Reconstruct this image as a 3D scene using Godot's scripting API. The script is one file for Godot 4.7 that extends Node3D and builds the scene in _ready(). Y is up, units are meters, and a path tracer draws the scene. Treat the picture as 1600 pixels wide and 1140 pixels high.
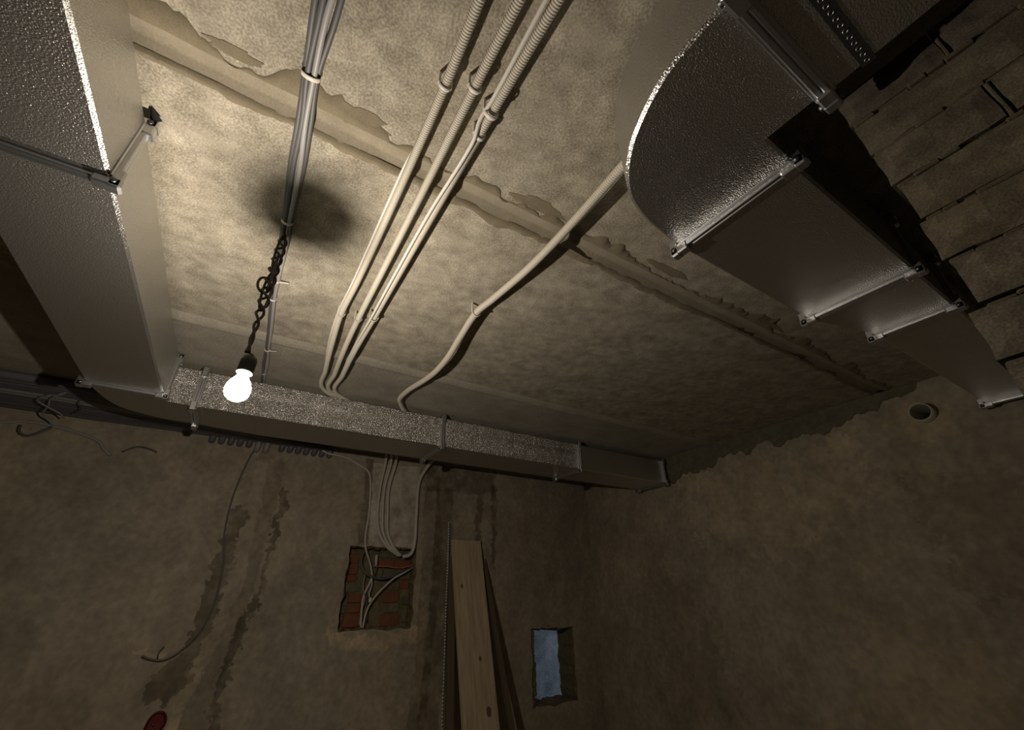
extends Node3D
# Unfinished flat: bare concrete ceiling, foil-wrapped ventilation ducts, conduits, one hanging bulb.
# Heights in the builders are measured from eye level (EYE above the floor); v() adds EYE.
const EYE := 1.55
const CEIL := 1.15          # underside of the ceiling slabs
const XR := 3.507           # right wall
const ZB := -3.94           # back wall
const XL := -2.6
const ZF := 2.2
const DB := 0.9             # underside of the ducts
const ORD := ["first", "second", "third", "fourth", "fifth", "sixth", "seventh", "eighth", "ninth", "tenth", "eleventh", "twelfth", "thirteenth", "fourteenth"]
const DT := 1.112           # top of the ducts

var M := {}
var names := {}
var rng := RandomNumberGenerator.new()
var nz := FastNoiseLite.new()

func v(x: float, y: float, z: float) -> Vector3:
	return Vector3(x, y + EYE, z)

# ------------------------------------------------------------------ bookkeeping
func numbered(n: String) -> String:
	var k: int = names.get(n, 0)
	names[n] = k + 1
	return n if k == 0 else "%s_%03d" % [n, k]

func tag(o: Node, label: String, category: String, group := "") -> Node:
	o.set_meta("label", label)
	o.set_meta("category", category)
	if group != "":
		o.set_meta("group", group)
	return o

func thing(called: String, label: String, category: String, at := Vector3.ZERO, group := "") -> Node3D:
	var o := Node3D.new()
	o.name = numbered(called)
	add_child(o)
	o.position = at
	tag(o, label, category, group)
	return o

func mi(called: String, mesh: Mesh, mat: Material, parent: Node = null) -> MeshInstance3D:
	var o := MeshInstance3D.new()
	o.mesh = mesh
	o.material_override = mat
	if parent == null:
		o.name = numbered(called)
		add_child(o)
	else:
		o.name = called
		parent.add_child(o, true)
	return o

func put(called: String, st: SurfaceTool, mat: Material, parent: Node = null) -> MeshInstance3D:
	return mi(called, st.commit(), mat, parent)

func structure(o: Node) -> Node:
	o.set_meta("kind", "structure")
	return o

# ------------------------------------------------------------------ mesh helpers
func begin(smooth := false) -> SurfaceTool:
	var st := SurfaceTool.new()
	st.begin(Mesh.PRIMITIVE_TRIANGLES)
	st.set_smooth_group(0 if smooth else -1)
	return st

func done(st: SurfaceTool) -> ArrayMesh:
	st.generate_normals()
	return st.commit()

func tri(st: SurfaceTool, a: Vector3, b: Vector3, c: Vector3) -> void:
	st.add_vertex(a); st.add_vertex(c); st.add_vertex(b)

# corners counter-clockwise as seen from outside
func quad(st: SurfaceTool, a: Vector3, b: Vector3, c: Vector3, d: Vector3) -> void:
	tri(st, a, b, c)
	tri(st, a, c, d)

# chamfered box in the frame t, centred on its origin
func cbox(st: SurfaceTool, t: Transform3D, s: Vector3, ch := 0.0) -> void:
	var h := s / 2.0
	var c := minf(ch, minf(h.x, minf(h.y, h.z)) * 0.9)
	if c <= 0.0:
		c = 0.0
	for ax in 3:
		for sg in [-1.0, 1.0]:
			var u := (ax + 1) % 3
			var w := (ax + 2) % 3
			var p: Array[Vector3] = []
			for q in [[-1, -1], [1, -1], [1, 1], [-1, 1]]:
				var k := Vector3.ZERO
				k[ax] = sg * h[ax]
				k[u] = q[0] * (h[u] - c)
				k[w] = q[1] * (h[w] - c)
				p.append(t * k)
			if sg > 0: quad(st, p[0], p[1], p[2], p[3])
			else: quad(st, p[3], p[2], p[1], p[0])
	if c == 0.0:
		return
	for ax in 3:          # edges parallel to ax
		var u := (ax + 1) % 3
		var w := (ax + 2) % 3
		for su in [-1.0, 1.0]:
			for sw in [-1.0, 1.0]:
				var a0 := Vector3.ZERO; var a1 := Vector3.ZERO; var b0 := Vector3.ZERO; var b1 := Vector3.ZERO
				a0[ax] = -(h[ax] - c); a1[ax] = h[ax] - c
				b0[ax] = -(h[ax] - c); b1[ax] = h[ax] - c
				a0[u] = su * h[u]; a1[u] = su * h[u]; a0[w] = sw * (h[w] - c); a1[w] = sw * (h[w] - c)
				b0[u] = su * (h[u] - c); b1[u] = su * (h[u] - c); b0[w] = sw * h[w]; b1[w] = sw * h[w]
				_edge(st, t, a0, a1, b1, b0)
	for sx in [-1.0, 1.0]:
		for sy in [-1.0, 1.0]:
			for sz in [-1.0, 1.0]:
				var px := Vector3(sx * h.x, sy * (h.y - c), sz * (h.z - c))
				var py := Vector3(sx * (h.x - c), sy * h.y, sz * (h.z - c))
				var pz := Vector3(sx * (h.x - c), sy * (h.y - c), sz * h.z)
				if (py - px).cross(pz - px).dot(px) > 0: tri(st, t * px, t * py, t * pz)
				else: tri(st, t * px, t * pz, t * py)

# quad turned so that it faces away from the frame's origin
func _edge(st: SurfaceTool, t: Transform3D, a: Vector3, b: Vector3, c: Vector3, d: Vector3) -> void:
	if (b - a).cross(c - a).dot(a + c) > 0: quad(st, t * a, t * b, t * c, t * d)
	else: quad(st, t * d, t * c, t * b, t * a)

func box_mesh(s: Vector3, ch := 0.0) -> ArrayMesh:
	var st := begin()
	cbox(st, Transform3D(), s, ch)
	return done(st)

func at(p: Vector3) -> Transform3D:
	return Transform3D(Basis(), p)

# Catmull-Rom through the points, resampled every step metres
func spline(pts: Array, step: float) -> PackedVector3Array:
	var c := Curve3D.new()
	c.bake_interval = minf(step, 0.01)
	var n := pts.size()
	for i in n:
		var p: Vector3 = pts[i]
		var a: Vector3 = pts[maxi(i - 1, 0)]
		var b: Vector3 = pts[mini(i + 1, n - 1)]
		var dir := (b - a)
		var tin := Vector3.ZERO
		var tout := Vector3.ZERO
		if dir.length() > 0.0001:
			dir = dir.normalized()
			tin = -dir * (p - a).length() * 0.33
			tout = dir * (b - p).length() * 0.33
		c.add_point(p, tin, tout)
	var out := PackedVector3Array()
	var total := c.get_baked_length()
	var k := maxi(int(total / step), 2)
	for i in k + 1:
		out.append(c.sample_baked(total * i / k, true))
	return out

# swept tube; rx across, ry along up; rib > 0 corrugates it, four rings to a wave
func tube(st: SurfaceTool, path: PackedVector3Array, rx: float, ry := -1.0, sides := 10, rib := 0.0, up := Vector3.UP) -> void:
	if ry < 0.0: ry = rx
	var n := path.size()
	var rings: Array = []
	var u := up
	for i in n:
		var d := (path[mini(i + 1, n - 1)] - path[maxi(i - 1, 0)]).normalized()
		u = (u - d * u.dot(d))
		if u.length() < 0.01: u = d.cross(Vector3.RIGHT)
		u = u.normalized()
		var r := d.cross(u)
		var k: float = 1.0 - rib * [0.0, 0.5, 1.0, 0.5][i % 4]
		var ring := PackedVector3Array()
		for s in sides:
			var a := TAU * s / sides
			ring.append(path[i] + r * cos(a) * rx * k + u * sin(a) * ry * k)
		rings.append(ring)
	for i in n - 1:
		var p: PackedVector3Array = rings[i]
		var q: PackedVector3Array = rings[i + 1]
		for s in sides:
			var s2 := (s + 1) % sides
			quad(st, p[s], p[s2], q[s2], q[s])
	for s in range(1, sides - 1):
		tri(st, rings[0][0], rings[0][s + 1], rings[0][s])
		tri(st, rings[n - 1][0], rings[n - 1][s], rings[n - 1][s + 1])

func tube_mesh(pts: Array, r: float, step := 0.02, sides := 10, ry := -1.0, rib := 0.0) -> ArrayMesh:
	var st := begin(true)
	tube(st, spline(pts, step), r, ry, sides, rib)
	return done(st)

# surface of revolution about local y; profile = [radius, height] pairs from top to bottom
func lathe(st: SurfaceTool, t: Transform3D, prof: Array, sides := 24) -> void:
	for i in prof.size() - 1:
		var a: Array = prof[i]
		var b: Array = prof[i + 1]
		for s in sides:
			var p := TAU * s / sides
			var q := TAU * (s + 1) / sides
			var c0 := Vector3(cos(p), 0, sin(p)); var c1 := Vector3(cos(q), 0, sin(q))
			var y0: Vector3 = Vector3.UP * a[1]; var y1: Vector3 = Vector3.UP * b[1]
			quad(st, t * (c0 * a[0] + y0), t * (c1 * a[0] + y0), t * (c1 * b[0] + y1), t * (c0 * b[0] + y1))

# prism over a plan polygon (x, z), with the lower edge chamfered
func plan_prism(st: SurfaceTool, poly: PackedVector2Array, y0: float, y1: float, ch := 0.012) -> void:
	if not Geometry2D.is_polygon_clockwise(poly):
		poly = poly.duplicate()
		poly.reverse()
	var n := poly.size()
	var inset := PackedVector2Array()
	for i in n:
		var a := poly[(i + n - 1) % n]; var b := poly[i]; var c := poly[(i + 1) % n]
		var d0 := (b - a).normalized(); var d1 := (c - b).normalized()
		var n0 := Vector2(-d0.y, d0.x); var n1 := Vector2(-d1.y, d1.x)
		var m := (n0 + n1)
		m = m / maxf(0.4, m.dot(n0)) if m.length() > 0.01 else n0
		inset.append(b - m * ch)
	var probe := Geometry2D.is_point_in_polygon(inset[0], poly)
	if not probe:
		for i in n: inset[i] = poly[i] * 2.0 - inset[i]
	for i in n:
		var j := (i + 1) % n
		var a := poly[i]; var b := poly[j]; var c := inset[i]; var d := inset[j]
		_side(st, poly, v(a.x, y1, a.y), v(b.x, y1, b.y), v(b.x, y0 + ch, b.y), v(a.x, y0 + ch, a.y))
		_side(st, poly, v(a.x, y0 + ch, a.y), v(b.x, y0 + ch, b.y), v(d.x, y0, d.y), v(c.x, y0, c.y))
	var ids := Geometry2D.triangulate_polygon(inset)
	for i in range(0, ids.size(), 3):
		var p := inset[ids[i]]; var q := inset[ids[i + 1]]; var r := inset[ids[i + 2]]
		_face(st, v(p.x, y0, p.y), v(q.x, y0, q.y), v(r.x, y0, r.y), Vector3.DOWN)
	ids = Geometry2D.triangulate_polygon(poly)
	for i in range(0, ids.size(), 3):
		var p := poly[ids[i]]; var q := poly[ids[i + 1]]; var r := poly[ids[i + 2]]
		_face(st, v(p.x, y1, p.y), v(q.x, y1, q.y), v(r.x, y1, r.y), Vector3.UP)

func _face(st: SurfaceTool, a: Vector3, b: Vector3, c: Vector3, towards: Vector3) -> void:
	if (b - a).cross(c - a).dot(towards) > 0: tri(st, a, b, c)
	else: tri(st, a, c, b)

func _side(st: SurfaceTool, poly: PackedVector2Array, a: Vector3, b: Vector3, c: Vector3, d: Vector3) -> void:
	var nrm := (b - a).cross(c - a)
	var mid := (a + b) / 2.0
	var nh := Vector2(nrm.x, nrm.z).normalized() * 0.004
	if Geometry2D.is_point_in_polygon(Vector2(mid.x, mid.z) + nh, poly): quad(st, d, c, b, a)
	else: quad(st, a, b, c, d)

# ------------------------------------------------------------------ textures
func noise_bytes(sz: int, freq: float, sd: int, oct := 3, type := FastNoiseLite.TYPE_SIMPLEX_SMOOTH) -> Image:
	var n := FastNoiseLite.new()
	n.seed = sd
	n.noise_type = type
	n.frequency = freq
	n.fractal_octaves = oct
	var im := n.get_seamless_image(sz, sz, false, false, 0.15)
	im.convert(Image.FORMAT_L8)
	return im

# grain, blotch and streaks of cast concrete as one seamless tile
func concrete_image(lo: Color, hi: Color, sd: int, streak := 0.5, pits := 0.35) -> Image:
	var sz := 1024
	var fine := noise_bytes(sz, 0.09, sd, 3).get_data()
	var mid := noise_bytes(sz, 0.012, sd + 1, 4).get_data()
	var big := noise_bytes(sz, 0.0035, sd + 7, 3).get_data()
	var si := noise_bytes(256, 0.03, sd + 2, 4)
	si.resize(2048, 1024, Image.INTERPOLATE_CUBIC)
	si = si.get_region(Rect2i(0, 0, 1024, 1024))
	var str_ := si.get_data()
	var pit := noise_bytes(sz, 0.055, sd + 3, 2).get_data()
	var out := PackedByteArray()
	out.resize(sz * sz * 3)
	for i in sz * sz:
		var a := (fine[i] - 128) * 0.0034 + (mid[i] - 128) * 0.0016 + (big[i] - 128) * 0.0014 + (str_[i] - 128) * 0.0016 * streak + 0.5
		if pit[i] > 205: a -= pits * (pit[i] - 205) * 0.03
		elif pit[i] < 34: a += 0.006 * (34 - pit[i])
		a = clampf(a, 0.0, 1.0)
		out[i * 3] = int(255.0 * lerpf(lo.r, hi.r, a))
		out[i * 3 + 1] = int(255.0 * lerpf(lo.g, hi.g, a))
		out[i * 3 + 2] = int(255.0 * lerpf(lo.b, hi.b, a))
	return Image.create_from_data(sz, sz, false, Image.FORMAT_RGB8, out)

func tex(im: Image) -> ImageTexture:
	return ImageTexture.create_from_image(im)

func normal_from(im: Image, strength: float) -> ImageTexture:
	var k: Image = im.duplicate()
	k.convert(Image.FORMAT_RGBA8)
	k.bump_map_to_normal_map(strength)
	return tex(k)

func std(c: Color, rough := 0.8, metal := 0.0) -> StandardMaterial3D:
	var m := StandardMaterial3D.new()
	m.albedo_color = c
	m.roughness = rough
	m.metallic = metal
	return m

func tri_map(m: StandardMaterial3D, scale: float, albedo: Texture2D, normal: Texture2D = null, ns := 1.0) -> StandardMaterial3D:
	m.uv1_triplanar = true
	m.uv1_world_triplanar = true
	m.uv1_scale = Vector3.ONE * scale
	m.albedo_texture = albedo
	if normal:
		m.normal_enabled = true
		m.normal_texture = normal
		m.normal_scale = ns
	return m

func rag(x: float, y: float, f: float, sd: float) -> float:
	return nz.get_noise_3d(x * f, y * f, sd)

# plaster of one wall: w x h metres, u from a0, v from the ceiling down; marks = [polygon, colour, opacity, raggedness]
func plaster_image(w: int, h: int, a0: float, a1: float, base: Color, marks: Array, sd: float) -> Image:
	var im := Image.create(w, h, false, Image.FORMAT_RGB8)
	var data := PackedByteArray()
	data.resize(w * h * 3)
	var px := (a1 - a0) / w
	var py := (CEIL + EYE) / h
	for j in h:
		var y := CEIL - (j + 0.5) * py
		for i in w:
			var x := a0 + (i + 0.5) * px
			var k := 1.0 + 0.10 * nz.get_noise_3d(x * 60.0, y * 60.0, sd) + 0.10 * nz.get_noise_3d(x * 330.0, y * 240.0, sd + 40.0) + 0.08 * nz.get_noise_3d(x * 900.0, y * 700.0, sd + 60.0) + 0.10 * nz.get_noise_3d(x * 1900.0, y * 1900.0, sd + 80.0)
			var warm := 0.03 * nz.get_noise_3d(x * 90.0, y * 90.0, sd + 120.0)
			var o := (j * w + i) * 3
			data[o] = clampi(int(255.0 * base.r * k * (1.0 + warm)), 0, 255)
			data[o + 1] = clampi(int(255.0 * base.g * k), 0, 255)
			data[o + 2] = clampi(int(255.0 * base.b * k * (1.0 - warm)), 0, 255)
	im = Image.create_from_data(w, h, false, Image.FORMAT_RGB8, data)
	for mk in marks:
		var poly: PackedVector2Array = mk[0]
		var col: Color = mk[1]
		var lo := Vector2(99, 99); var hi := Vector2(-99, -99)
		for p in poly:
			lo = lo.min(p); hi = hi.max(p)
		var g: float = mk[3]
		for j in range(maxi(0, int((CEIL - hi.y - 0.1) / py)), mini(h, int((CEIL - lo.y + 0.1) / py) + 1)):
			for i in range(maxi(0, int((lo.x - 0.1 - a0) / px)), mini(w, int((hi.x + 0.1 - a0) / px) + 1)):
				var x := a0 + (i + 0.5) * px
				var y := CEIL - (j + 0.5) * py
				var q := Vector2(x + g * (nz.get_noise_3d(x * 700.0, y * 700.0, 7.0) + 0.6 * nz.get_noise_3d(x * 2600.0, y * 2600.0, 57.0)), y + g * (nz.get_noise_3d(x * 700.0, y * 700.0, 33.0) + 0.6 * nz.get_noise_3d(x * 2600.0, y * 2600.0, 93.0)))
				if Geometry2D.is_point_in_polygon(q, poly):
					var op: float = mk[2] * clampf(0.8 + 0.9 * nz.get_noise_3d(x * 700.0, y * 700.0, 77.0), 0.0, 1.0)
					var c := im.get_pixel(i, j)
					im.set_pixel(i, j, c.lerp(Color(col.r * c.r, col.g * c.g, col.b * c.b), op))
	return im

func poly(a: Array) -> PackedVector2Array:
	var p := PackedVector2Array()
	for i in range(0, a.size(), 2):
		p.append(Vector2(a[i], a[i + 1]))
	return p

func make_materials() -> void:
	# ceiling concrete
	var ci := concrete_image(Color(0.50, 0.475, 0.42), Color(0.80, 0.775, 0.70), 11, 0.9, 0.5)
	M.concrete = tri_map(std(Color(1, 1, 1), 0.92), 1.3, tex(ci), normal_from(ci, 2.2), 0.5)
	var blot := noise_bytes(512, 0.012, 91, 4)
	blot.convert(Image.FORMAT_RGB8)
	M.concrete.metallic_specular = 0.25
	var ci2 := concrete_image(Color(0.56, 0.54, 0.49), Color(0.70, 0.68, 0.62), 31, 1.0, 0.1)
	M.smooth_concrete = tri_map(std(Color(1, 1, 1), 0.9), 0.7, tex(ci2), normal_from(ci2, 1.0), 0.4)
	M.mortar = tri_map(std(Color(0.92, 0.90, 0.86), 0.92), 1.3, tex(ci2), normal_from(ci, 2.0), 0.5)
	M.smear = tri_map(std(Color(0.80, 0.77, 0.70), 0.95), 1.7, tex(ci2), normal_from(ci, 2.5), 0.7)
	M.dark_mortar = tri_map(std(Color(0.66, 0.655, 0.60), 0.95), 1.5, tex(ci), normal_from(ci, 3.0), 0.8)
	M.white = tri_map(std(Color(1.0, 1.0, 1.0), 0.9), 0.55, tex(concrete_image(Color(0.62, 0.64, 0.66), Color(1.0, 1.0, 1.0), 71, 2.0, 1.2)), normal_from(ci, 3.0), 0.8)
	M.floor = tri_map(std(Color(0.55, 0.52, 0.48), 0.95), 0.8, tex(ci))
	M.rough_plaster = tri_map(std(Color(0.70, 0.66, 0.56), 0.95), 1.4, tex(ci), normal_from(ci, 3.0), 0.8)
	# foil facing of the insulation
	var fo := noise_bytes(1024, 0.13, 5, 2)
	var stx := noise_bytes(256, 0.13, 8, 2)
	stx.resize(512, 256, Image.INTERPOLATE_CUBIC)
	var fd := fo.get_data(); var sd := stx.get_data()
	var rd := PackedByteArray(); rd.resize(1024 * 1024)
	for i in 1024 * 1024:
		rd[i] = clampi(int(0.35 * fd[i] + 0.5 * sd[((i >> 10) & 255) * 512 + (i & 511)] + 20.0), 0, 255)
	var foil_h := Image.create_from_data(1024, 1024, false, Image.FORMAT_L8, rd)
	M.foil = tri_map(std(Color(0.82, 0.815, 0.80), 0.42, 0.95), 1.7, null, normal_from(foil_h, 5.2), 0.9)
	M.foil.roughness = 0.32
	# the wrap along the back wall is embossed more coarsely
	var co := noise_bytes(512, 0.10, 45, 3)
	M.foil_coarse = tri_map(std(Color(0.84, 0.83, 0.81), 0.28, 0.95), 2.1, null, normal_from(co, 8.0), 1.0)
	M.steel = std(Color(0.82, 0.83, 0.84), 0.36, 1.0)
	M.steel_dark = std(Color(0.45, 0.46, 0.47), 0.45, 1.0)
	M.black = std(Color(0.05, 0.048, 0.045), 0.5)
	M.socket = std(Color(0.07, 0.065, 0.06), 0.38)
	M.cord = std(Color(0.25, 0.225, 0.195), 0.6)
	M.pvc = std(Color(0.80, 0.78, 0.72), 0.55)
	M.pvc_white = std(Color(0.90, 0.89, 0.86), 0.5)
	M.pvc_grey = std(Color(0.56, 0.56, 0.55), 0.5)
	M.pvc_dark = std(Color(0.40, 0.40, 0.43), 0.6)
	M.cable_grey = std(Color(0.62, 0.62, 0.61), 0.45)
	M.cable_dark = std(Color(0.36, 0.36, 0.36), 0.5)
	M.tie = std(Color(0.90, 0.89, 0.84), 0.5)
	M.red = std(Color(0.42, 0.10, 0.10), 0.5)
	M.red_dark = std(Color(0.28, 0.05, 0.05), 0.5)
	M.wood_dark = std(Color(0.40, 0.35, 0.27), 0.85)
	# pine board: streaks along its length
	var wi := Image.create(128, 1024, false, Image.FORMAT_RGB8)
	for j in 1024:
		for i in 128:
			var g := nz.get_noise_3d(i * 9.0, j * 0.5, 300.0) * 0.10 + nz.get_noise_3d(i * 40.0, j * 1.2, 340.0) * 0.06
			var c := Color(0.74 + g, 0.67 + g, 0.55 + g * 0.8)
			for kn in [[30, 200, 5], [80, 470, 5], [95, 640, 9], [40, 760, 4], [60, 900, 6]]:
				var dd := Vector2((i - kn[0]) * 1.0, (j - kn[1]) * 0.55).length()
				if dd < kn[2]: c = c.lerp(Color(0.33, 0.24, 0.15), 0.75)
			wi.set_pixel(i, j, c)
	M.wood = std(Color(1, 1, 1), 0.8)
	M.wood.albedo_texture = tex(wi)
	# bricks
	var bi := concrete_image(Color(0.46, 0.43, 0.385), Color(0.82, 0.80, 0.745), 51, 1.6, 0.8)
	M.brick_red = tri_map(std(Color(0.80, 0.54, 0.43), 0.95), 3.0, tex(ci2), normal_from(ci, 3.0), 0.8)
	M.brick_a = tri_map(std(Color(0.54, 0.52, 0.475), 0.95), 1.9, tex(bi), normal_from(ci, 3.0), 0.9)
	M.brick_b = tri_map(std(Color(0.50, 0.48, 0.45), 0.95), 2.3, tex(bi), normal_from(ci, 3.0), 0.9)
	M.brick_c = tri_map(std(Color(0.56, 0.535, 0.475), 0.95), 2.1, tex(bi), normal_from(ci, 3.0), 0.9)
	M.brick_mortar = tri_map(std(Color(0.52, 0.495, 0.445), 0.98), 2.6, tex(ci), normal_from(ci, 3.5), 1.0)
	# plaster of the back wall
	var damp := Color(0.66, 0.645, 0.61)
	var pale := Color(1.28, 1.32, 1.38)
	var marks := [
		[poly([-0.03, 0.62, -0.05, 0.25, -0.07, 0.0, -0.07, -0.26, -0.2, -0.45, -0.22, -0.54, -0.1, -0.6, 0.0, -0.5, 0.04, -0.11, 0.06, 0.29, 0.06, 0.62]), damp, 0.85, 0.05],
		[poly([0.04, 0.95, 0.13, 0.95, 0.17, 0.1, 0.1, -0.3, 0.0, -0.75, -0.1, -1.5, 0.1, -1.5, 0.16, -0.7, 0.22, -0.2, 0.24, 0.2, 0.26, 0.9, 0.2, 1.1, 0.05, 1.1]), Color(0.86, 0.85, 0.83), 0.8, 0.02],
		[poly([0.26, 0.75, 0.27, 0.58, 0.26, 0.12, 0.25, -0.04, 0.21, -0.12, 0.17, -0.27, 0.17, -0.75, 0.13, -1.5, 0.19, -1.5, 0.23, -0.75, 0.23, -0.38, 0.30, -0.04, 0.31, 0.21, 0.32, 0.75]), Color(0.62, 0.60, 0.56), 0.85, 0.05],
		[poly([0.96, 1.06, 1.42, 1.08, 1.44, 0.36, 1.02, 0.36]), pale, 0.9, 0.008],
		[poly([0.90, 1.1, 0.955, 1.1, 1.01, 0.36, 0.93, 0.36]), Color(0.72, 0.70, 0.66), 0.8, 0.025],
		[poly([1.46, 1.1, 1.62, 1.1, 1.7, 0.3, 1.66, -0.5, 1.62, -1.5, 1.48, -1.5, 1.52, -0.4, 1.50, 0.3]), Color(0.78, 0.77, 0.74), 0.7, 0.02],
		[poly([1.50, 1.14, 2.27, 1.12, 2.25, 0.90, 1.5, 0.86]), Color(0.72, 0.70, 0.66), 0.75, 0.03],
		[poly([1.60, 0.9, 1.78, 0.9, 1.80, 0.3, 1.74, -1.5, 1.56, -1.5, 1.62, 0.2]), Color(0.70, 0.68, 0.63), 0.8, 0.02],
		[poly([2.05, 0.9, 2.11, 0.9, 2.10, 0.45, 2.05, 0.3, 2.02, 0.6]), Color(0.66, 0.63, 0.58), 0.7, 0.04],
		[poly([2.22, 1.0, 2.28, 1.0, 2.28, 0.5, 2.24, 0.1, 2.21, 0.6]), Color(0.64, 0.62, 0.57), 0.7, 0.04],
		[poly([0.80, -0.22, 1.0, -0.29, 1.3, -0.27, 1.55, -0.22, 1.52, 0.1, 1.6, -0.33, 1.2, -0.40, 0.84, -0.36]), Color(1.25, 1.2, 1.1), 0.7, 0.06],
		[poly([-0.35, -0.30, -0.2, -0.36, -0.16, -0.33, -0.26, -0.28]), Color(1.2, 1.2, 1.2), 0.6, 0.03],
		[poly([0.02, -0.3, 0.07, -0.35, 0.0, -0.75, -0.05, -1.0, -0.1, -1.0, -0.04, -0.6]), Color(1.22, 1.2, 1.12), 0.7, 0.05],
	]
	M.plaster_back = std(Color(1, 1, 1), 0.95)
	var pb := plaster_image(1320, 600, XL, XR, Color(0.64, 0.60, 0.525), marks, 0.0)
	M.plaster_back.albedo_texture = tex(pb)
	M.plaster_back.normal_enabled = true
	M.plaster_back.normal_texture = normal_from(pb, 2.0)
	M.plaster_back.normal_scale = 0.5
	var marks2 := [
		[poly([-2.6, 0.95, -2.0, 0.92, -1.2, 0.95, -1.1, 0.6, -1.5, 0.3, -2.1, 0.2, -2.6, 0.5]), Color(1.16, 1.15, 1.10), 0.7, 0.15],
		[poly([-1.0, 0.6, -0.4, 0.5, -0.3, -0.2, -0.9, -0.1]), Color(0.88, 0.86, 0.84), 0.7, 0.15],
		[poly([-3.2, 0.2, -2.6, 0.0, -2.4, -0.9, -3.1, -0.8]), Color(0.9, 0.88, 0.85), 0.6, 0.18],
		[poly([-1.6, -0.1, -0.9, -0.3, -0.8, -1.2, -1.7, -1.0]), Color(1.1, 1.08, 1.02), 0.6, 0.18],
		[poly([-0.95, 0.96, -0.85, 1.02, -0.6, 1.0, -0.6, 0.8, -0.8, 0.78]), Color(1.18, 1.15, 1.05), 0.6, 0.06],
	]
	M.plaster_right = std(Color(1, 1, 1), 0.95)
	var pr := plaster_image(1000, 440, ZB, ZF, Color(0.64, 0.60, 0.525), marks2, 500.0)
	M.plaster_right.albedo_texture = tex(pr)
	M.plaster_right.normal_enabled = true
	M.plaster_right.normal_texture = normal_from(pr, 2.0)
	M.plaster_right.normal_scale = 0.5
	M.plaster_plain = tri_map(std(Color(0.78, 0.72, 0.60), 0.95), 0.8, tex(ci), normal_from(ci, 2.0), 0.5)

# ------------------------------------------------------------------ ceiling
func slab(parent: Node, z0: float, z1: float, mat: Material) -> void:
	var st := begin()
	cbox(st, at(v((XL + XR) / 2.0, CEIL + 0.11, (z0 + z1) / 2.0)), Vector3(XR - XL + 0.4, 0.22, absf(z1 - z0)), 0.004)
	mi("slab", done(st), mat, parent)

# mortar between two slabs: rows of [offset in z, offset in y, raggedness] along x
func joint(parent: Node, called: String, z: float, rows: Array, mat: Material, sd: float, x0 := XL, x1 := XR) -> void:
	var st := begin(true)
	var n := int((x1 - x0) / 0.012)
	var last: Array[Vector3] = []
	for i in n + 1:
		var x := x0 + (x1 - x0) * i / n
		var row: Array[Vector3] = []
		for k in rows.size():
			var r: Array = rows[k]
			var dz: float = r[2] * (rag(x, 0.0, 260.0, sd) + 0.4 * rag(x, 0.0, 1100.0, sd + 9.0) + 0.10 * rag(x, 0.0, 4200.0, sd + 29.0))
			row.append(v(x, CEIL + r[1] + 0.002 * rag(x, k * 1.7, 500.0, sd + 20.0), z + r[0] + dz))
		if i > 0:
			for k in rows.size() - 1:
				_face(st, last[k], row[k], row[k + 1], Vector3.DOWN)
				_face(st, last[k], row[k + 1], last[k + 1], Vector3.DOWN)
		last = row
	mi(called, done(st), mat, parent)

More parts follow.
